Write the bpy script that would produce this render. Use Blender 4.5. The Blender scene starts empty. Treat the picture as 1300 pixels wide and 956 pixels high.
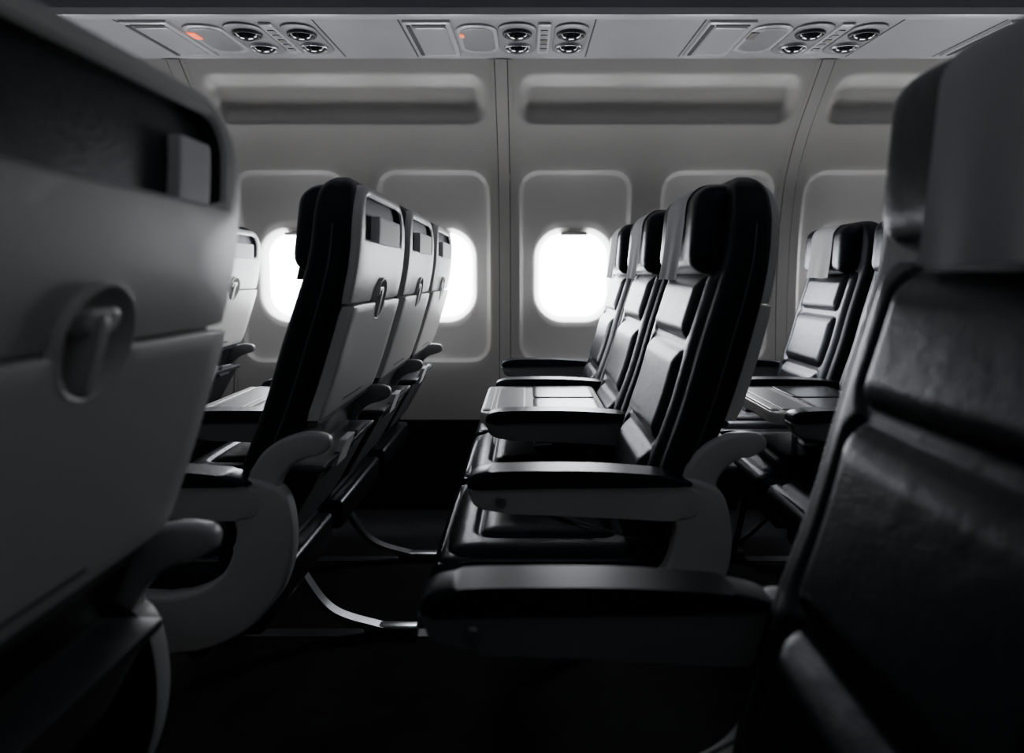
import bpy, bmesh, math
import numpy as np
from mathutils import Vector, Matrix
C = bpy.context.scene.collection
PITCH=0.727; CAMZ=0.94; AISLE=0.94

# ---------------- materials ----------------
def mat(name, col, rough=0.5, metal=0.0, bump=0.0, bscale=200, btype='noise', colvar=0.0, spec=0.5, coat=0.0, emis=None, estr=0.0, sheen=0.0, wrinkle=0.0, tint=None):
    m=bpy.data.materials.new(name); m.use_nodes=True
    nt=m.node_tree; b=nt.nodes['Principled BSDF']
    b.inputs['Base Color'].default_value=(*col,1); b.inputs['Roughness'].default_value=rough
    b.inputs['Metallic'].default_value=metal; b.inputs['Specular IOR Level'].default_value=spec
    b.inputs['Coat Weight'].default_value=coat
    b.inputs['Sheen Weight'].default_value=sheen
    if tint: b.inputs['Specular Tint'].default_value=(*tint,1)
    tc=nt.nodes.new('ShaderNodeTexCoord')
    if bump>0:
        if btype=='noise':
            t=nt.nodes.new('ShaderNodeTexNoise'); t.inputs['Scale'].default_value=bscale; t.inputs['Detail'].default_value=3; o=t.outputs['Fac']
        elif btype=='vor':
            t=nt.nodes.new('ShaderNodeTexVoronoi'); t.inputs['Scale'].default_value=bscale; o=t.outputs['Distance']
        else:
            t=nt.nodes.new('ShaderNodeTexChecker'); t.inputs['Scale'].default_value=bscale; o=t.outputs['Fac']
        nt.links.new(tc.outputs['Object'],t.inputs['Vector'])
        bp=nt.nodes.new('ShaderNodeBump'); bp.inputs['Strength'].default_value=bump; bp.inputs['Distance'].default_value=0.002
        nt.links.new(o,bp.inputs['Height']); nt.links.new(bp.outputs['Normal'],b.inputs['Normal'])
        if wrinkle>0:
            n2=nt.nodes.new('ShaderNodeTexNoise'); n2.inputs['Scale'].default_value=22; n2.inputs['Detail'].default_value=3; n2.inputs['Distortion'].default_value=.5
            nt.links.new(tc.outputs['Object'],n2.inputs['Vector'])
            b2=nt.nodes.new('ShaderNodeBump'); b2.inputs['Strength'].default_value=wrinkle; b2.inputs['Distance'].default_value=.006
            nt.links.new(n2.outputs['Fac'],b2.inputs['Height']); nt.links.new(b2.outputs['Normal'],bp.inputs['Normal'])
    if colvar>0:
        n=nt.nodes.new('ShaderNodeTexNoise'); n.inputs['Scale'].default_value=6; n.inputs['Detail'].default_value=4
        nt.links.new(tc.outputs['Object'],n.inputs['Vector'])
        r=nt.nodes.new('ShaderNodeValToRGB')
        r.color_ramp.elements[0].position=.3; r.color_ramp.elements[1].position=.7
        r.color_ramp.elements[0].color=(*[c*(1-colvar) for c in col],1); r.color_ramp.elements[1].color=(*[min(1,c*(1+colvar)) for c in col],1)
        nt.links.new(n.outputs['Fac'],r.inputs['Fac']); nt.links.new(r.outputs['Color'],b.inputs['Base Color'])
    if emis:
        b.inputs['Emission Color'].default_value=(*emis,1); b.inputs['Emission Strength'].default_value=estr
    return m
M={}
M['leather']=mat('black_leather',(.006,.0065,.009),.30,bump=.20,bscale=420,btype='vor',colvar=.15,spec=.26,wrinkle=.18,tint=(.68,.82,1))
M['leather2']=mat('black_leather_side',(.005,.005,.007),.42,bump=.3,bscale=420,btype='vor',spec=.28,wrinkle=.06,tint=(.75,.86,1))
M['piping']=mat('piping',(.07,.07,.075),.4,bump=.3,bscale=600)
M['shell']=mat('shell_plastic',(.61,.595,.575),.38,bump=.12,bscale=500,colvar=.04)
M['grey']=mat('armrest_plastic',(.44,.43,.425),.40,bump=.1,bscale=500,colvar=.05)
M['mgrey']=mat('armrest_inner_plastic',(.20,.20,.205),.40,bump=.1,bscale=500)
M['dgrey']=mat('dark_plastic',(.05,.05,.056),.4,bump=.1,bscale=400)
M['mat']=mat('placemat',(.035,.035,.042),.25,bump=.1,bscale=400,tint=(.75,.86,1))
M['black']=mat('black_plastic',(.009,.009,.011),.33,bump=.1,bscale=300,spec=.33,tint=(.75,.86,1))
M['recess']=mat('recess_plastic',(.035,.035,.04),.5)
M['cloth']=mat('headrest_cloth',(.32,.32,.325),.9,bump=.8,bscale=260,btype='check',colvar=.06,sheen=.2)
M['mesh']=mat('pocket_mesh',(.018,.018,.021),.8,bump=.9,bscale=220,btype='check')
M['metal']=mat('brushed_metal',(.55,.56,.58),.28,metal=1.0,bump=.05,bscale=200)
M['paper']=mat('paper_white',(.85,.85,.85),.6,colvar=.04)
M['wall']=mat('wall_panel',(.56,.54,.51),.45,bump=.06,bscale=350,colvar=.02)
M['bezel']=mat('window_bezel',(.74,.715,.685),.36,bump=.03,bscale=350)
M['reveal']=mat('window_reveal',(.80,.79,.77),.35,bump=.02,bscale=200)
M['gap']=mat('seam_gap',(.03,.03,.03),.8)
M['psu']=mat('service_panel_plastic',(.36,.365,.38),.28,bump=.05,bscale=350,colvar=.03)
M['psu2']=mat('service_trim',(.52,.52,.54),.25)
M['lens']=mat('lamp_lens',(.015,.015,.02),.06,coat=.6)
M['carpet']=mat('carpet',(.014,.014,.016),.95,bump=1,bscale=300,colvar=.3,spec=.1)
M['dado']=mat('dado_panel',(.012,.012,.014),.8,bump=.5,bscale=300,spec=.15)
M['ceil']=mat('ceiling_panel',(.36,.37,.39),.45,bump=.03,bscale=300)
M['orange']=mat('sign_light',(.8,.15,.05),.5,emis=(1,.12,.04),estr=1.6)
M['amber']=mat('sign_unlit',(.12,.10,.09),.4,bump=.05)
M['belt']=mat('belt_webbing',(.07,.07,.075),.7,bump=.6,bscale=500,btype='check')
def panemat(name,s,c0,c1):
    m=bpy.data.materials.new(name); m.use_nodes=True; nt=m.node_tree; nt.nodes.clear()
    o=nt.nodes.new('ShaderNodeOutputMaterial'); e=nt.nodes.new('ShaderNodeEmission')
    tc=nt.nodes.new('ShaderNodeTexCoord'); n=nt.nodes.new('ShaderNodeTexNoise'); n.inputs['Scale'].default_value=2
    r=nt.nodes.new('ShaderNodeValToRGB'); r.color_ramp.elements[0].color=(*c0,1); r.color_ramp.elements[1].color=(*c1,1)
    nt.links.new(tc.outputs['Object'],n.inputs['Vector']); nt.links.new(n.outputs['Fac'],r.inputs['Fac']); nt.links.new(r.outputs['Color'],e.inputs['Color'])
    e.inputs['Strength'].default_value=s; nt.links.new(e.outputs[0],o.inputs[0]); return m
M['pane']=panemat('bright_sky_pane',21.5,(.90,.94,1),(.97,.98,1))
M['pane2']=panemat('dim_sky_pane',.5,(.50,.70,1),(.60,.78,1))

# ---------------- helpers ----------------
def finish_bm(bm,name,mats,ang=38,recalc=True):
    bmesh.ops.remove_doubles(bm,verts=bm.verts,dist=1e-5)
    if recalc: bmesh.ops.recalc_face_normals(bm,faces=bm.faces)
    for f in bm.faces: f.smooth=True
    for e in bm.edges:
        if len(e.link_faces)==2:
            if e.link_faces[0].normal.angle(e.link_faces[1].normal,0)>math.radians(ang): e.smooth=False
    me=bpy.data.meshes.new(name); bm.to_mesh(me); bm.free()
    for m in mats: me.materials.append(m)
    return me
def add(name,me,parent=None,loc=(0,0,0)):
    o=bpy.data.objects.new(name,me); C.objects.link(o); o.location=loc
    if parent: o.parent=parent
    return o
def empty(name,loc=(0,0,0)):
    o=bpy.data.objects.new(name,None); o.empty_display_size=.1; C.objects.link(o); o.location=loc; return o
def cinterp(pts):
    pts=sorted(pts); X=np.array([p[0] for p in pts],float); Y=np.array([p[1] for p in pts],float)
    m=np.gradient(Y,X)
    def f(x):
        x=np.clip(x,X[0],X[-1]); i=np.clip(np.searchsorted(X,x)-1,0,len(X)-2)
        h=X[i+1]-X[i]; t=(x-X[i])/h
        return ((2*t**3-3*t**2+1)*Y[i]+(t**3-2*t**2+t)*h*m[i]+(-2*t**3+3*t**2)*Y[i+1]+(t**3-t**2)*h*m[i+1])
    return f
def sdf(px,pz,cx,cz,a,b,rt,rb):
    dx=px-cx; dz=pz-cz; r=np.where(dz>0,rt,rb)
    qx=np.abs(dx)-a+r; qz=np.abs(dz)-b+r
    return np.hypot(np.maximum(qx,0),np.maximum(qz,0))+np.minimum(np.maximum(qx,qz),0)-r
def ring(shape,th,o):
    cx,cz,a,b,rt,rb=shape; d=np.stack([np.cos(th),np.sin(th)],1)
    lo=np.zeros(len(th)); hi=np.full(len(th),3.0)
    for _ in range(34):
        mid=(lo+hi)/2; s=sdf(o[0]+d[:,0]*mid,o[1]+d[:,1]*mid,cx,cz,a,b,rt,rb)
        hi=np.where(s>0,mid,hi); lo=np.where(s>0,lo,mid)
    return np.array([[o[0],o[1]]])+d*lo[:,None]
def thetas(a,b,n=72,extra=()):
    p=np.arange(n)*2*math.pi/n+.001
    t=np.arctan2(b*np.sin(p),a*np.cos(p))%(2*math.pi)
    return np.sort(np.concatenate([t,np.array(extra)%(2*math.pi)]) if len(extra) else t)
def rings_bm(bm,rings,mapf,matidx=None,cap=True,capmat=0,loop=False):
    L=[]
    for pts,off in rings:
        L.append([bm.verts.new(mapf(p[0],p[1],off)) for p in pts])
    n=len(L[0])
    for k in range(len(L)-1):
        for i in range(n):
            j=(i+1)%n
            f=bm.faces.new((L[k][i],L[k][j],L[k+1][j],L[k+1][i]))
            f.material_index=matidx[k] if matidx else 0
    if cap:
        c=rings[-1][0].mean(0); cv=bm.verts.new(mapf(c[0],c[1],rings[-1][1]))
        for i in range(n):
            f=bm.faces.new((L[-1][i],L[-1][(i+1)%n],cv)); f.material_index=capmat
    return L
def grow(s,d): # shrink by d
    return (s[0],s[1],s[2]-d,s[3]-d,max(s[4]-d,.001),max(s[5]-d,.001))
def plate(shape,off0,off1,mapf,name,mats,bev=.003,n=64,mid=3,dome=0):
    """closed raised plate mapped on a surface"""
    th=thetas(shape[2],shape[3],n); o=(shape[0],shape[1])
    R=[(ring(shape,th,o),off0),(ring(shape,th,o),off1-bev),(ring(grow(shape,bev*.3),th,o),off1-bev*.3),(ring(grow(shape,bev),th,o),off1)]
    base=R[-1][0]; c=np.array([[o[0],o[1]]])
    for k in range(1,mid+4):
        t=k/(mid+4); R.append((c+(base-c)*(1-t),off1+dome*(1-(1-t)**2)))
    bm=bmesh.new(); rings_bm(bm,R,mapf); return finish_bm(bm,name,mats)
def box(name,x0,x1,y0,y1,z0,z1,bev,mats,seg=3):
    bm=bmesh.new(); bmesh.ops.create_cube(bm,size=1)
    for v in bm.verts:
        v.co=Vector((x0+(v.co.x+.5)*(x1-x0),y0+(v.co.y+.5)*(y1-y0),z0+(v.co.z+.5)*(z1-z0)))
    if bev>0: bmesh.ops.bevel(bm,geom=list(bm.edges),offset=bev,segments=seg,profile=.5,affect='EDGES')
    return finish_bm(bm,name,mats)
def catmull_closed(P,sub=6):
    P=[np.array(p,float) for p in P]; n=len(P); out=[]
    for i in range(n):
        a,b,c,d=P[i-1],P[i],P[(i+1)%n],P[(i+2)%n]
        for k in range(sub):
            t=k/sub
            out.append(.5*((2*b)+(-a+c)*t+(2*a-5*b+4*c-d)*t*t+(-a+3*b-3*c+d)*t**3))
    return out
def extrude_xz(name,P,y0,y1,bev,mats,smooth=True,sub=6,seg=3,inner=False):
    if smooth: P=catmull_closed(P,sub)
    bm=bmesh.new(); vs=[bm.verts.new((p[0],y0,p[1])) for p in P]; f=bm.faces.new(vs)
    r=bmesh.ops.extrude_face_region(bm,geom=[f]); nv=[g for g in r['geom'] if isinstance(g,bmesh.types.BMVert)]
    for v in nv: v.co.y=y1
    if bev>0:
        es=[e for e in bm.edges if abs(e.verts[0].co.y-e.verts[1].co.y)<1e-7]
        bmesh.ops.bevel(bm,geom=es,offset=bev,segments=seg,profile=.5,affect='EDGES')
    bmesh.ops.triangulate(bm,faces=[f for f in bm.faces if len(f.verts)>4])
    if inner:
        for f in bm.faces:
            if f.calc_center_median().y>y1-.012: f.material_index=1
    return finish_bm(bm,name,mats)
def ss(a,b,x):
    t=np.clip((x-a)/(b-a),0,1); return t*t*(3-2*t)
def pad(name,mapf,u0,u1,v0,v1,outer,panels,mats,nu=84,nv=100,h0=.018,hp=.009,edge=.035):
    us=np.linspace(u0,u1,nu); vs=np.linspace(v0,v1,nv); U,V=np.meshgrid(us,vs)
    H=h0*np.sqrt(ss(0,edge,-sdf(U,V,*outer)))-.006
    for p in panels:
        s=sdf(U,V,*p); H=H+hp*ss(0,.03,-s)-.007*np.exp(-(s/.0055)**2)
    bm=bmesh.new(); G=[[bm.verts.new(mapf(U[j,i],V[j,i],H[j,i])) for i in range(nu)] for j in range(nv)]
    for j in range(nv-1):
        for i in range(nu-1): bm.faces.new((G[j][i],G[j][i+1],G[j+1][i+1],G[j+1][i]))
    return finish_bm(bm,name,mats,ang=80)
def ribbon(name,pts,wv,thick,mats,sub=8):
    P=[np.array(p,float) for p in pts]; Q=[]
    E=[2*P[0]-P[1]]+P+[2*P[-1]-P[-2]]
    for i in range(1,len(E)-2):
        a,b,c,d=E[i-1:i+3]
        for k in range(sub):
            t=k/sub; Q.append(.5*((2*b)+(-a+c)*t+(2*a-5*b+4*c-d)*t*t+(-a+3*b-3*c+d)*t**3))
    Q.append(P[-1]); wv=np.array(wv,float); bm=bmesh.new(); rows=[]
    for i,q in enumerate(Q):
        t=Q[min(i+1,len(Q)-1)]-Q[max(i-1,0)]; n=np.cross(t,wv); n=n/np.linalg.norm(n)*thick/2
        rows.append([bm.verts.new(x) for x in (q-wv-n,q+wv-n,q+wv+n,q-wv+n)])
    for a,b in zip(rows,rows[1:]):
        for k in range(4): bm.faces.new((a[k],a[(k+1)%4],b[(k+1)%4],b[k]))
    bm.faces.new(rows[0]); bm.faces.new(rows[-1][::-1])
    return finish_bm(bm,name,mats)
def cyl(name,p0,p1,r,mats,seg=24):
    bm=bmesh.new(); p0=Vector(p0);p1=Vector(p1); d=p1-p0
    bmesh.ops.create_cone(bm,cap_ends=True,segments=seg,radius1=r,radius2=r,depth=d.length)
    bmesh.ops.bevel(bm,geom=[e for e in bm.edges if abs(e.verts[0].co.z-e.verts[1].co.z)<1e-6],offset=min(r*.2,.004),segments=2,affect='EDGES')
    q=d.to_track_quat('Z','Y'); bmesh.ops.transform(bm,matrix=Matrix.Translation((p0+p1)/2)@q.to_matrix().to_4x4(),verts=bm.verts)
    return finish_bm(bm,name,mats)
def cut_hole(me,p0,p1,r):
    """boolean-cut a round hole through a mapped plate (closing its back first)"""
    try:
        bm=bmesh.new(); bm.from_mesh(me)
        bmesh.ops.holes_fill(bm,edges=[e for e in bm.edges if len(e.link_faces)==1],sides=0)
        bmesh.ops.recalc_face_normals(bm,faces=bm.faces); bm.to_mesh(me); bm.free()
        cm=bpy.data.meshes.new('cut'); cb=bmesh.new(); d=Vector(p1)-Vector(p0)
        bmesh.ops.create_cone(cb,cap_ends=True,segments=48,radius1=r,radius2=r,depth=d.length)
        bmesh.ops.transform(cb,matrix=Matrix.Translation((Vector(p0)+Vector(p1))/2)@d.to_track_quat('Z','Y').to_matrix().to_4x4(),verts=cb.verts)
        cb.to_mesh(cm); cb.free()
        a=bpy.data.objects.new('tmp_a',me); b=bpy.data.objects.new('tmp_b',cm); C.objects.link(a); C.objects.link(b)
        md=a.modifiers.new('b','BOOLEAN'); md.operation='DIFFERENCE'; md.solver='EXACT'; md.object=b
        dg=bpy.context.evaluated_depsgraph_get(); dg.update()
        new=bpy.data.meshes.new_from_object(a.evaluated_get(dg))
        bpy.data.objects.remove(a); bpy.data.objects.remove(b)
        if len(new.polygons)<len(me.polygons)*.5: print('BOOL FAIL',me.name); return me
        mats=[m for m in me.materials]; bm=bmesh.new(); bm.from_mesh(new)
        bmesh.ops.triangulate(bm,faces=[f for f in bm.faces if len(f.verts)>4])
        return finish_bm(bm,me.name+'_cut',mats,ang=30)
    except Exception as ex:
        print('BOOL EXC',ex); return me

# ---------------- seat parts ----------------
xf=cinterp([(.38,.175),(.42,.185),(.50,.200),(.604,.230),(.711,.268),(.832,.303),(.90,.325),(.967,.345),(1.05,.356),(1.12,.362)])
xb=cinterp([(.38,.235),(.42,.245),(.50,.272),(.604,.308),(.711,.352),(.832,.390),(.90,.408),(.967,.420),(1.05,.424),(1.12,.420)])
mb=lambda u,v,o:(float(xb(v))+o,u,v)
mf=lambda u,v,o:(float(xf(v))-o,u,v)
def make_back():
    zt=1.120; R=.085; lv=list(np.linspace(.40,zt-R,16))
    a=np.linspace(0,math.pi/2,12)[1:]; top=[(zt-R+R*math.sin(t),R*(1-math.cos(t))) for t in a]
    lv=[(z,0.) for z in lv]+top; bm=bmesh.new(); L=[]
    for z,s in lv:
        w=.226-s; x0=float(xf(z)); x1=float(xb(z)); k=max(0,(z-(zt-.03))/.03); sh=.02*k*k; x0+=sh; x1-=sh
        c=(x0+x1)/2; t=(x1-x0)/2; r=t*.55
        P=[]
        for qx,qy in ((1,1),(-1,1),(-1,-1),(1,-1)):
            st={(1,1):0,(-1,1):90,(-1,-1):180,(1,-1):270}[(qx,qy)]
            for j in range(7):
                an=math.radians(st+15*j); P.append((c+qx*(t-r)+r*math.cos(an),qy*(w-r)+r*math.sin(an)))
        L.append([bm.verts.new((p[0],p[1],z)) for p in P])
    n=len(L[0])
    for k in range(len(L)-1):
        for i in range(n): bm.faces.new((L[k][i],L[k][(i+1)%n],L[k+1][(i+1)%n],L[k+1][i]))
    bm.faces.new(L[0][::-1]); bm.faces.new(L[-1])
    return finish_bm(bm,'seat_back',[M['leather2']],ang=60)
def make_shell():
    outer=(0,.998,.214,.109,.080,.008); hole=(0,1.046,.178,.044,.040,.012)
    o=(0,1.03); th=thetas(.21,.1,80)
    r0=ring(outer,th,o); r1=ring(grow(outer,.003),th,o); r2=ring(grow(outer,.008),th,o)
    h0=ring(hole,th,o); h1=ring(grow(hole,.004),th,o)
    R=[(r0,-.040),(r0,.008),(r1,.013),(r2,.0145),((r2+h0)/2,.0145),(h0,.0135),(h1,.010),(h1,-.034)]
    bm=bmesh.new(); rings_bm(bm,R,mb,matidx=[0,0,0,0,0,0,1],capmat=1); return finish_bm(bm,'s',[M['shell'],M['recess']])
DR=.043
def make_dish():
    c=(0,.893,DR,DR,DR-.0001,DR-.0001); th=thetas(1,1,48); o=(0,.893)
    R=[(ring(c,th,o),.012),(ring(c,th,o),.0205),(ring(grow(c,.0015),th,o),.0216),(ring(grow(c,.004),th,o),.0206),(ring(grow(c,.009),th,o),.0140),(ring(grow(c,.018),th,o),.0065),(ring(grow(c,.032),th,o),.003)]
    bm=bmesh.new(); rings_bm(bm,R,mb); return finish_bm(bm,'d',[M['shell']],ang=60)
PARTS={}
PARTS['backrest']=make_back()
PARTS['backrest_padding']=pad('bp',mf,-.205,.205,.47,.965,(0,.715,.203,.245,.03,.03),
   [(0,.882,.150,.062,.024,.024),(0,.722,.154,.086,.024,.024),(0,.560,.150,.064,.022,.022)],[M['leather']],hp=.011)
PARTS['seat_cushion']=box('sc',-.170,.245,-.236,.236,.375,.452,.034,[M['leather']],seg=5)
mc=lambda u,v,o:(v,u,.449+.012*math.cos(u*5)+o-.06*max(0,-v-.09)**1.0*1.2)
PARTS['cushion_padding']=pad('cp',mc,-.222,.222,-.155,.205,(0,.03,.215,.178,.04,.04),[(0,.035,.155,.125,.03,.03)],[M['leather']],nu=90,nv=74,h0=.016,hp=.007)
PARTS['seat_pan']=box('sp',-.12,.27,-.215,.215,.315,.385,.012,[M['black']])
PARTS['front_beam']=cyl('fb',(-.02,-.25,.315),(-.02,.25,.315),.022,[M['dgrey']])
PARTS['rear_beam']=cyl('rb',(.17,-.25,.315),(.17,.25,.315),.022,[M['dgrey']])
HX=.304
tilt=lambda z:(z-1.03)*.10
PARTS['headrest']=box('hr',HX,HX+.094,-.160,.160,.943,1.110,.038,[M['leather']],seg=6)
for v in PARTS['headrest'].vertices:  # winged, slightly concave front
    k=max(0,(abs(v.co.y)-.09)/.07)**2
    if v.co.x<HX+.045: v.co.x-= .012*k
    v.co.x+= tilt(v.co.z)
def make_cover(half):
    h=.0045; r=.038; pp=[]
    for z in np.linspace(.932,1.072,14): pp.append((HX-h,z))
    for a in np.linspace(0,math.pi/2,9)[1:]: pp.append((HX+r-(r+h)*math.cos(a),1.072+(r+h)*math.sin(a)))
    for a in np.linspace(0,math.pi/2,9): pp.append((HX+.094-r+(r+h)*math.sin(a),1.072+(r+h)*math.cos(a)))
    for z in (1.06,1.05,1.04): pp.append((HX+.094+h,z))
    ys=np.linspace(-half,half,28); bm=bmesh.new()
    rows=[]
    for i,(x,z) in enumerate(pp):
        w=math.exp(-i*.18)
        rows.append([bm.verts.new((x+tilt(z)-.0022*w*math.sin(y*75+z*9)-.004*w,y*(1+.03*w),z+.0012*w*math.sin(y*50))) for y in ys])
    for a,b in zip(rows,rows[1:]):
        for i in range(len(ys)-1): bm.faces.new((a[i],a[i+1],b[i+1],b[i]))
    return finish_bm(bm,'hc',[M['cloth']],ang=80)
PARTS['headrest_cover']=make_cover(.085)
COVER_N=make_cover(.066)
xc0=float(xb(.893)); P0=(xc0+.0,0,.893); P1=(xc0+.08,0,.893)
PARTS['rear_shell']=cut_hole(make_shell(),P0,P1,DR-.0012)
for s,nm in ((1,'side_piping'),(-1,'side_piping_far')):
    PARTS[nm]=ribbon(nm,[(float(xf(z))*.45+float(xb(z))*.55,s*.2262,z) for z in np.linspace(.45,1.03,12)],(.0016,0,0),.003,[M['piping']],sub=3)
PARTS['tray_table']=cut_hole(plate((0,.786,.211,.102,.010,.014),-.015,.021,mb,'tray',[M['shell']],bev=.004),P0,P1,DR-.0012)
PARTS['latch_dish']=make_dish()
PARTS['latch_turn']=plate((0,.883,.0090,.030,.008,.008),.000,.022,mb,'lt',[M['grey']],bev=.004,n=32)
PARTS['latch_head']=plate((0,.908,.022,.010,.008,.008),.000,.020,mb,'lh',[M['grey']],bev=.004,n=32)
PARTS['tray_label']=plate((0,.702,.075,.0022,.001,.001),.019,.0213,mb,'tl',[M['dgrey']],bev=.0002,n=24)
PARTS['tray_bumper']=plate((0,.676,.19,.006,.004,.004),-.01,.016,mb,'tb',[M['dgrey']],bev=.002)
pk=lambda u,v,o:(float(xb(v))+o*(.55+.9*max(0,(v-.43))/.17) ,u,v)
PARTS['seat_pocket']=plate((0,.515,.195,.085,.012,.03),-.012,.040,pk,'pk',[M['mesh']],bev=.012)
PARTS['pocket_band']=plate((0,.598,.196,.007,.005,.005),-.01,.062,mb,'pb',[M['dgrey']],bev=.003)
CARD_A=plate((.030,1.028,.105,.027,.004,.004),-.036,.0165,mb,'card',[M['paper']],bev=.001)
CARD_B=plate((-.125,1.032,.028,.028,.004,.004),-.036,.010,mb,'card2',[M['paper']],bev=.001)
MAG_A=plate((-.06,.602,.036,.026,.004,.004),.050,.064,mb,'pm',[M['paper']],bev=.001)
MAG_B=plate((.07,.600,.040,.018,.004,.004),.050,.060,mb,'pl',[M['mgrey']],bev=.001)
ya=.25
padP=[(-.100,.598),(-.092,.611),(-.06,.618),(.02,.620),(.12,.619),(.22,.612),(.262,.603),(.268,.594),(.20,.592),(.0,.590),(-.075,.588),(-.097,.589)]
bodyP=[(-.094,.592),(-.096,.575),(-.085,.558),(-.05,.549),(.04,.545),(.15,.540),(.23,.536),(.275,.540),(.285,.565),(.268,.592),(.15,.594),(0,.593)]
hingeP=[(.235,.545),(.280,.537),(.306,.572),(.320,.606),(.345,.630),(.388,.645),(.398,.660),(.390,.674),(.355,.678),(.315,.666),(.283,.642),(.262,.605)]
def arm(prefix,yc,grey,w=.027):
    d={}
    d[prefix+'_pad']=extrude_xz('p',padP,yc-w,yc+w,.007,[M['black']])
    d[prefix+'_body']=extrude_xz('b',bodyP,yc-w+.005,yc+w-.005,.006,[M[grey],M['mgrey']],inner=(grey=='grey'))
    d[prefix+'_hinge']=extrude_xz('h',hingeP,yc-.012,yc+.012,.006,[M[grey]])
    return d
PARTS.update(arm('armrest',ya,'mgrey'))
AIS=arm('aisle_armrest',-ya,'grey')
fasP=[(.255,.600),(.295,.597),(.325,.575),(.338,.520),(.334,.460),(.312,.405),(.265,.355),(.200,.322),(.120,.312),(.060,.322),(.030,.355),(.032,.395),(.070,.408),(.130,.408),(.185,.420),(.225,.450),(.243,.500),(.246,.555)]
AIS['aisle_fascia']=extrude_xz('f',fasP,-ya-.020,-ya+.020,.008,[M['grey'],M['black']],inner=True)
AIS['pivot_screw']=cyl('ps',(-.045,-ya-.026,.568),(-.045,-ya+.026,.568),.010,[M['metal']])
LEG={}
LEG['rear_leg']=ribbon('rl',[(.02,0,.31),(.085,0,.25),(.13,0,.165),(.21,0,.062),(.33,0,.020),(.375,0,.016)],(0,.016,0),.016,[M['metal']])
LEG['front_leg']=ribbon('fl',[(.0,0,.30),(-.02,0,.16),(-.05,0,.03)],(0,.014,0),.020,[M['dgrey']])
LEG['track_fitting']=box('tf',.30,.44,-.016,.016,.003,.026,.005,[M['metal']])
LEG['floor_fitting']=box('ff',-.10,-.01,-.016,.016,.003,.03,.006,[M['dgrey']])
LEG['leg_brace']=ribbon('lb',[(.17,0,.315),(.10,0,.18),(-.03,0,.05)],(0,.010,0),.012,[M['dgrey']])
BELT={}
BELT['seatbelt_strap']=ribbon('bs',[(.19,.20,.475),(.12,.15,.480),(.06,.06,.482),(.04,-.02,.480)],(.018,.012,0),.003,[M['belt']])
BELT['seatbelt_strap_far']=ribbon('bs2',[(.20,-.20,.475),(.13,-.15,.480),(.07,-.10,.482),(.05,-.05,.484)],(.018,-.012,0),.003,[M['belt']])
BELT['seatbelt_buckle']=box('bb',.015,.07,-.065,-.01,.478,.494,.005,[M['metal']])

def seat(row,yc,flip,kind,leg=None):
    e=empty('airplane_seat',(row*PITCH,yc,0))
    if flip: e.scale=(1,-1,1)
    spec=(flip and row==0)
    def L(k):
        if not spec: return (0,0,0)
        if k in ('aisle_armrest_pad','aisle_armrest_body','armrest_pad','armrest_body','pivot_screw'): return (-.012,0,0)
        if k in('aisle_fascia',): return (.0,0,0)
        if k in('headrest','headrest_cover'): return (.024,0,.016)
        if k in('seat_cushion','cushion_padding','seat_pan','front_beam','rear_beam'): return (0,0,0)
        return (.014,0,0)
    for k,m in PARTS.items(): add(k,COVER_N if (flip and k=='headrest_cover') else m,e,L(k))
    for k,m in BELT.items(): add(k,m,e)
    add('literature_card',CARD_B if flip else CARD_A,e,L('c'))
    if not flip:
        add('pocket_magazine',MAG_A,e); add('pocket_leaflet',MAG_B,e)
    if kind=='aisle':
        for k,m in AIS.items(): add(k,m,e,L(k))
    if leg is not None:
        for k,m in LEG.items(): add(k,m,e,(0,leg,0))
    return e
for r in (-2,-1,0,1,2):
    seat(r,1.40,False,'aisle'); seat(r,1.90,False,'mid',-.10); seat(r,2.40,False,'win',-.13)
    seat(r,.48,True,'aisle'); seat(r,-.02,True,'mid',-.10); seat(r,-.52,True,'win',-.13)

# ---------------- middle tables ----------------
tm=lambda u,v,o:(v,u,.572+o)
TB={}
TB['table_top']=plate((0,.04,.216,.160,.012,.045),0,.028,tm,'tt',[M['shell']],bev=.007)
TB['table_rim']=plate((0,-.103,.175,.012,.008,.008),.0,.032,tm,'tr',[M['shell']],bev=.004)
TB['table_grip_mat']=plate((0,-.045,.17,.038,.01,.01),.024,.0300,tm,'tg',[M['mgrey']],bev=.001)
TB['placemat_a']=plate((-.104,.100,.096,.086,.008,.008),.024,.0310,tm,'pa',[M['mat']],bev=.0015)
TB['placemat_b']=plate((.104,.100,.096,.086,.008,.008),.024,.0310,tm,'pb',[M['mat']],bev=.0015)
TB['table_support']=box('ts',.02,.18,-.05,.05,.47,.574,.01,[M['black']])
for r in (-2,-1,0,1,2):
    e=empty('folding_table',(r*PITCH,1.90,0))
    for k,m in TB.items(): add(k,m,e)

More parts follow.
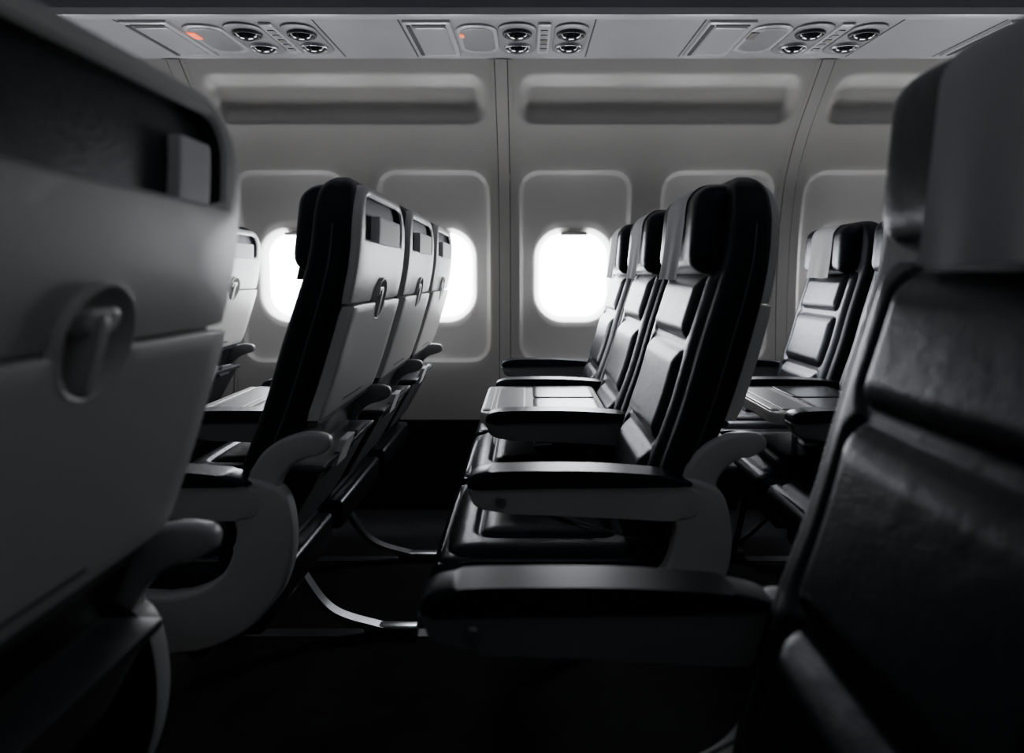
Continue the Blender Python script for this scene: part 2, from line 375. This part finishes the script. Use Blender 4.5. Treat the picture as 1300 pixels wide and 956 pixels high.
# ---------------- walls ----------------
WP=cinterp([(.0,2.76),(.35,2.80),(.65,2.815),(.94,2.80),(1.15,2.765),(1.35,2.69),(1.47,2.60),(1.60,2.46),(1.69,2.36)])
X0=.19; DX=.566
NS=range(-6,7)
Z0,Z1=.35,1.47
def wall(side):
    fy=(lambda y:y) if side>0 else (lambda y:2*AISLE-y)
    bm=bmesh.new(); o=(0,.94)
    hx=DX/2; corners=[math.atan2(dz,dx) for dx in(-hx,hx) for dz in (Z0-.94,Z1-.94)]
    th=thetas(.24,.38,88,corners)
    cell=(0,(Z0+Z1)/2,hx,(Z1-Z0)/2,.0001,.0001); bz=(0,.969,.226,.386,.080,.080); wn=(0,.942,.166,.198,.125,.125)
    rc=ring(cell,th,o); rb=ring(bz,th,o); rb1=ring(grow(bz,.006),th,o); rb2=ring(grow(bz,.022),th,o)
    w0=ring(wn,th,o); w1=ring(grow(wn,.006),th,o); w2=ring(grow(wn,.014),th,o); w3=ring(grow(wn,.028),th,o)
    R=[(rc+(rb-rc)*t,0) for t in np.linspace(0,1,7)]
    R+= [(rb1,.003),(ring(grow(bz,.014),th,o),.011),(rb2,.014)]
    R+= [(rb2+(w0-rb2)*t,.014+.014*t) for t in np.linspace(0,1,7)[1:]]
    n1=len(R)
    R+= [(w1,.034),(w2,.055),(w3,.100)]
    mi=[0]*6+[1]*(n1-7)+[2]*4
    for n in NS:
        xc=X0+n*DX
        rings_bm(bm,R,lambda u,v,off:(xc+u,fy(float(WP(v))+off),v),matidx=mi[:len(R)-1],cap=False)
    # cove band
    xs0=X0+(min(NS)-.5)*DX; xs1=X0+(max(NS)+.5)*DX
    nu=int((xs1-xs0)/.012); us=np.linspace(xs0,xs1,nu); vs=np.linspace(Z1,1.69,40); G=[]
    seam0=X0-DX/2
    U,V=np.meshgrid(us,vs); pc=((U-seam0)%(2*DX))-DX
    D=.032*ss(-.004,.040,-sdf(pc,V,0,1.578,.505,.070,.055,.055))
    for j in range(len(vs)):
        G.append([bm.verts.new((us[i],fy(float(WP(vs[j]))+D[j,i]),vs[j]+D[j,i]*.4)) for i in range(nu)])
    for j in range(len(vs)-1):
        for i in range(nu-1): bm.faces.new((G[j][i],G[j][i+1],G[j+1][i+1],G[j+1][i]))
    me=finish_bm(bm,'wall',[M['wall'],M['bezel'],M['reveal']],ang=50)
    w=add('wall_right' if side>0 else 'wall_left',me)
    # seams
    zs=np.linspace(Z0,1.685,40); k=0
    for n in range(-3,4):
        xs=seam0+n*2*DX
        if xs<xs0 or xs>xs1: continue
        bm=bmesh.new()
        def strip(a,b,off,mi):
            rows=[[bm.verts.new((xs+q,fy(float(WP(z))-o2),z)) for q,o2 in ((a,-.002),(a,off),(b,off),(b,-.002))] for z in zs]
            for r1,r2 in zip(rows,rows[1:]):
                for i in range(3): bm.faces.new((r1[i],r1[i+1],r2[i+1],r2[i])).material_index=mi
        strip(-.024,-.021,.001,1); strip(.021,.024,.001,1); strip(-.021,.021,.006,0); strip(-.036,-.024,.003,0); strip(.024,.036,.003,0)
        k+=1; add('trim_%d'%(k+(0 if side>0 else 10)),finish_bm(bm,'trim',[M['wall'],M['gap']]))
    # dado
    bm=bmesh.new(); pr=[(2.70,0),(2.74,.004),(2.775,.15),(2.79,.335),(2.80,.352),(2.84,.352)]
    for (a,b),(c,d) in zip(pr,pr[1:]):
        bm.faces.new([bm.verts.new(p) for p in ((xs0,fy(a),b),(xs1,fy(a),b),(xs1,fy(c),d),(xs0,fy(c),d))])
    add('baseboard_right' if side>0 else 'baseboard_left',finish_bm(bm,'dado',[M['dado']]))
    # windows
    for i,n in enumerate(NS):
        xc=X0+n*DX; pm=lambda u,v,off:(u,fy(float(WP(v))+.085-off)-fy(2.8),v-.94)
        sh=(0,.94,.160,.19,.12,.12); th2=thetas(.16,.2,48)
        bm=bmesh.new(); rr=ring(sh,th2,(0,.94)); rings_bm(bm,[(rr,0),(rr*.5+np.array([[0,.47]]),0)],pm)
        wn_=add('window_%d'%(i+1+(0 if side>0 else 20)),finish_bm(bm,'pane',[M['pane'] if side>0 else M['pane2']],ang=80),loc=(xc,fy(2.8),.94))
        me=plate((0,1.112,.055,.006,.005,.005),.005,.056,pm,'handle',[M['bezel']],bev=.004)
        add('shade_handle',me,wn_)
wall(1); wall(-1)
xs0=X0-6.5*DX; xs1=X0+6.5*DX

# floor, bulkheads
add('floor',box('floor',xs0,xs1,2*AISLE-2.83,2.83,-.05,0,0,[M['carpet']]))
for i,yy in enumerate((1.80,2.27,2*AISLE-1.80,2*AISLE-2.27)):
    add('trim_%d'%(30+i),box('rail',xs0,xs1,yy-.02,yy+.02,0,.003,0,[M['dgrey']]))
add('wall_front',box('wf',xs0-.05,xs0,-.95,2.83,0,2.25,0,[M['wall']]))
add('wall_rear',box('wr',xs1,xs1+.05,-.95,2.83,0,2.25,0,[M['wall']]))

# ceiling / bins / service panel
def extr_x(name,pr,mats,midx=None,ang=30):
    bm=bmesh.new(); n=24; xs=np.linspace(xs0,xs1,n)
    rows=[[bm.verts.new((x,a,b)) for a,b in pr] for x in xs]
    for r1,r2 in zip(rows,rows[1:]):
        for i in range(len(pr)-1):
            f=bm.faces.new((r1[i],r1[i+1],r2[i+1],r2[i])); f.material_index=midx[i] if midx else 0
    return finish_bm(bm,name,mats,ang=ang)
for side in (1,-1):
    f=(lambda y:y) if side>0 else (lambda y:2*AISLE-y)
    svc=[(2.395,1.712),(2.39,1.690),(2.378,1.682),(2.366,1.688),(2.34,1.690),(2.10,1.683),(1.955,1.678),(1.952,1.670),(1.930,1.664),(1.905,1.666),(1.900,1.684),(1.865,1.702)]
    add('ceiling_service_panel',extr_x('svc',[(f(a),b) for a,b in svc],[M['psu'],M['psu2']],midx=[1,1,1,0,0,0,0,1,1,1,0]))
    bn=[(1.865,1.702),(1.855,1.698),(1.85,1.690),(1.80,1.684),(1.70,1.684),(1.60,1.69),(1.52,1.72),(1.46,1.78),(1.43,1.87),(1.43,1.98),(1.45,2.08)]
    add('overhead_bin',extr_x('bin',[(f(a),b) for a,b in bn],[M['ceil']],ang=60))
add('ceiling',extr_x('ceil',[(1.45,2.08),(1.35,2.14),(1.15,2.18),(.94,2.19),(.73,2.18),(.53,2.14),(.43,2.08)],[M['ceil']],ang=60))

# passenger service units
def pz(u,v,o): return (u,v,-o)
def stadium(cx,cy,a,b,name,m,h=.006,bev=.003): 
    r=min(a,b)*.98; return plate((cx,cy,a,b,r,r),-.002,h,pz,name,[m],bev=bev,n=48)
def dome(cx,cy,r,h,m):
    th=thetas(1,1,32); R=[]
    for k in range(7):
        t=k/7*math.pi/2; rr=r*math.cos(t); R.append((np.stack([cx+rr*np.cos(th),cy+rr*np.sin(th)],1),.004+h*math.sin(t)))
    bm=bmesh.new(); rings_bm(bm,R,pz); return finish_bm(bm,'dome',[m],ang=80)
def torus(cx,cy,r0,r1,h,m):
    th=thetas(1,1,36); R=[]
    for k in range(9):
        t=math.pi*k/8; rr=(r0+r1)/2+(r1-r0)/2*math.cos(t); R.append((np.stack([cx+rr*np.cos(th),cy+rr*np.sin(th)],1),.003+h*math.sin(t)))
    bm=bmesh.new(); rings_bm(bm,R,pz,cap=False); return finish_bm(bm,'ring',[m],ang=80)
U={}
U['oxygen_door']=plate((.085,0,.070,.175,.006,.006),-.002,.009,pz,'od',[M['psu2']],bev=.003)
U['oxygen_door_inset']=plate((.090,0,.050,.135,.004,.004),.006,.0115,pz,'oi',[M['psu']],bev=.001)
U['door_slot']=plate((.03,0,.0065,.150,.003,.003),.006,.0110,pz,'ds',[M['gap']],bev=.0005)
U['door_edge_slot']=plate((.09,-.150,.050,.006,.003,.003),.006,.0110,pz,'ds2',[M['gap']],bev=.0005)
U['speaker_panel']=plate((.225,0,.062,.140,.055,.055),-.002,.006,pz,'sp',[M['psu2']],bev=.003)
U['speaker_grille']=plate((.225,.0,.050,.118,.045,.045),.004,.0075,pz,'sg',[M['mgrey']],bev=.001)
U['reading_light_plate']=stadium(.348,0,.058,.155,'rl',M['mgrey'])
U['nozzle_plate']=stadium(.512,0,.052,.150,'np',M['mgrey'])
for i,(x,y) in enumerate(((.348,-.068),(.348,0.068),(.512,-.064),(.512,.064))):
    U['lens_%d'%i]=dome(x,y,.038,.024,M['lens']); U['lens_ring_%d'%i]=torus(x,y,.037,.045,.012,M['metal'] if i%2 else M['dgrey'])
U['call_button_panel']=plate((.430,0,.020,.150,.006,.006),-.002,.007,pz,'cb',[M['psu2']],bev=.002)
for i,y in enumerate((-.09,-.045,0,.045,.09)):
    U['call_button_%d'%i]=plate((.430,y,.011,.014,.003,.003),.004,.010,pz,'b',[M['mgrey'] if i!=2 else M['amber']],bev=.001,n=24)
U['panel_gap_a']=plate((.005,0,.0022,.20,.001,.001),-.001,.0012,pz,'ga',[M['gap']],bev=.0003,n=24)
U['panel_gap_b']=plate((.577,0,.0022,.20,.001,.001),-.001,.0012,pz,'gb',[M['gap']],bev=.0003,n=24)
SIGN=plate((.180,-.05,.012,.030,.002,.002),.006,.0095,pz,'sb',[M['orange']],bev=.0005,n=24)
SIGN3=plate((.178,-.05,.006,.014,.002,.002),.006,.0095,pz,'sb',[M['orange']],bev=.0005,n=24)
SIGN2=plate((.180,-.05,.012,.030,.002,.002),.006,.0095,pz,'sb',[M['amber']],bev=.0005,n=24)
PT=math.atan2(.013,.40)
for x in (-2.95,-2.07,-1.20,-.38,.51,1.38,2.25):
    for sgn,yy in ((1,2.150),(-1,2*AISLE-2.150)):
        e=empty('passenger_service_unit',(x,yy,1.6842)); e.rotation_euler=(PT*sgn,0,0)
        for k,m in U.items(): add(k,m,e)
        add('seatbelt_sign',SIGN if x==-1.20 else (SIGN3 if x==-.38 else SIGN2),e)

# ---------------- lights ----------------
w=bpy.data.worlds.new('World'); bpy.context.scene.world=w; w.use_nodes=True
w.node_tree.nodes['Background'].inputs[0].default_value=(.6,.75,1,1); w.node_tree.nodes['Background'].inputs[1].default_value=.02
def area(name,loc,rot,sx,sy,e,col):
    l=bpy.data.lights.new(name,'AREA'); l.shape='RECTANGLE'; l.size=sx; l.size_y=sy; l.energy=e; l.color=col
    o=bpy.data.objects.new(name,l); C.objects.link(o); o.location=loc; o.rotation_euler=rot; return o
area('added_fill_light',(0,AISLE,2.12),(0,0,0),6,.25,1.2,(.60,.78,1))  # unseen soft fill, added above the aisle to brighten the cabin walls

# ---------------- camera ----------------
cam=bpy.data.cameras.new('camera'); co=bpy.data.objects.new('camera',cam); C.objects.link(co)
co.location=(0,0,CAMZ); co.rotation_euler=(math.pi/2,0,0)
cam.sensor_fit='HORIZONTAL'; cam.sensor_width=36; cam.lens=870/1300*36
cam.shift_x=-20/1300; cam.shift_y=-128/1300; cam.clip_start=.02
cam.dof.use_dof=True; cam.dof.focus_distance=1.7; cam.dof.aperture_fstop=3.2
bpy.context.scene.camera=co
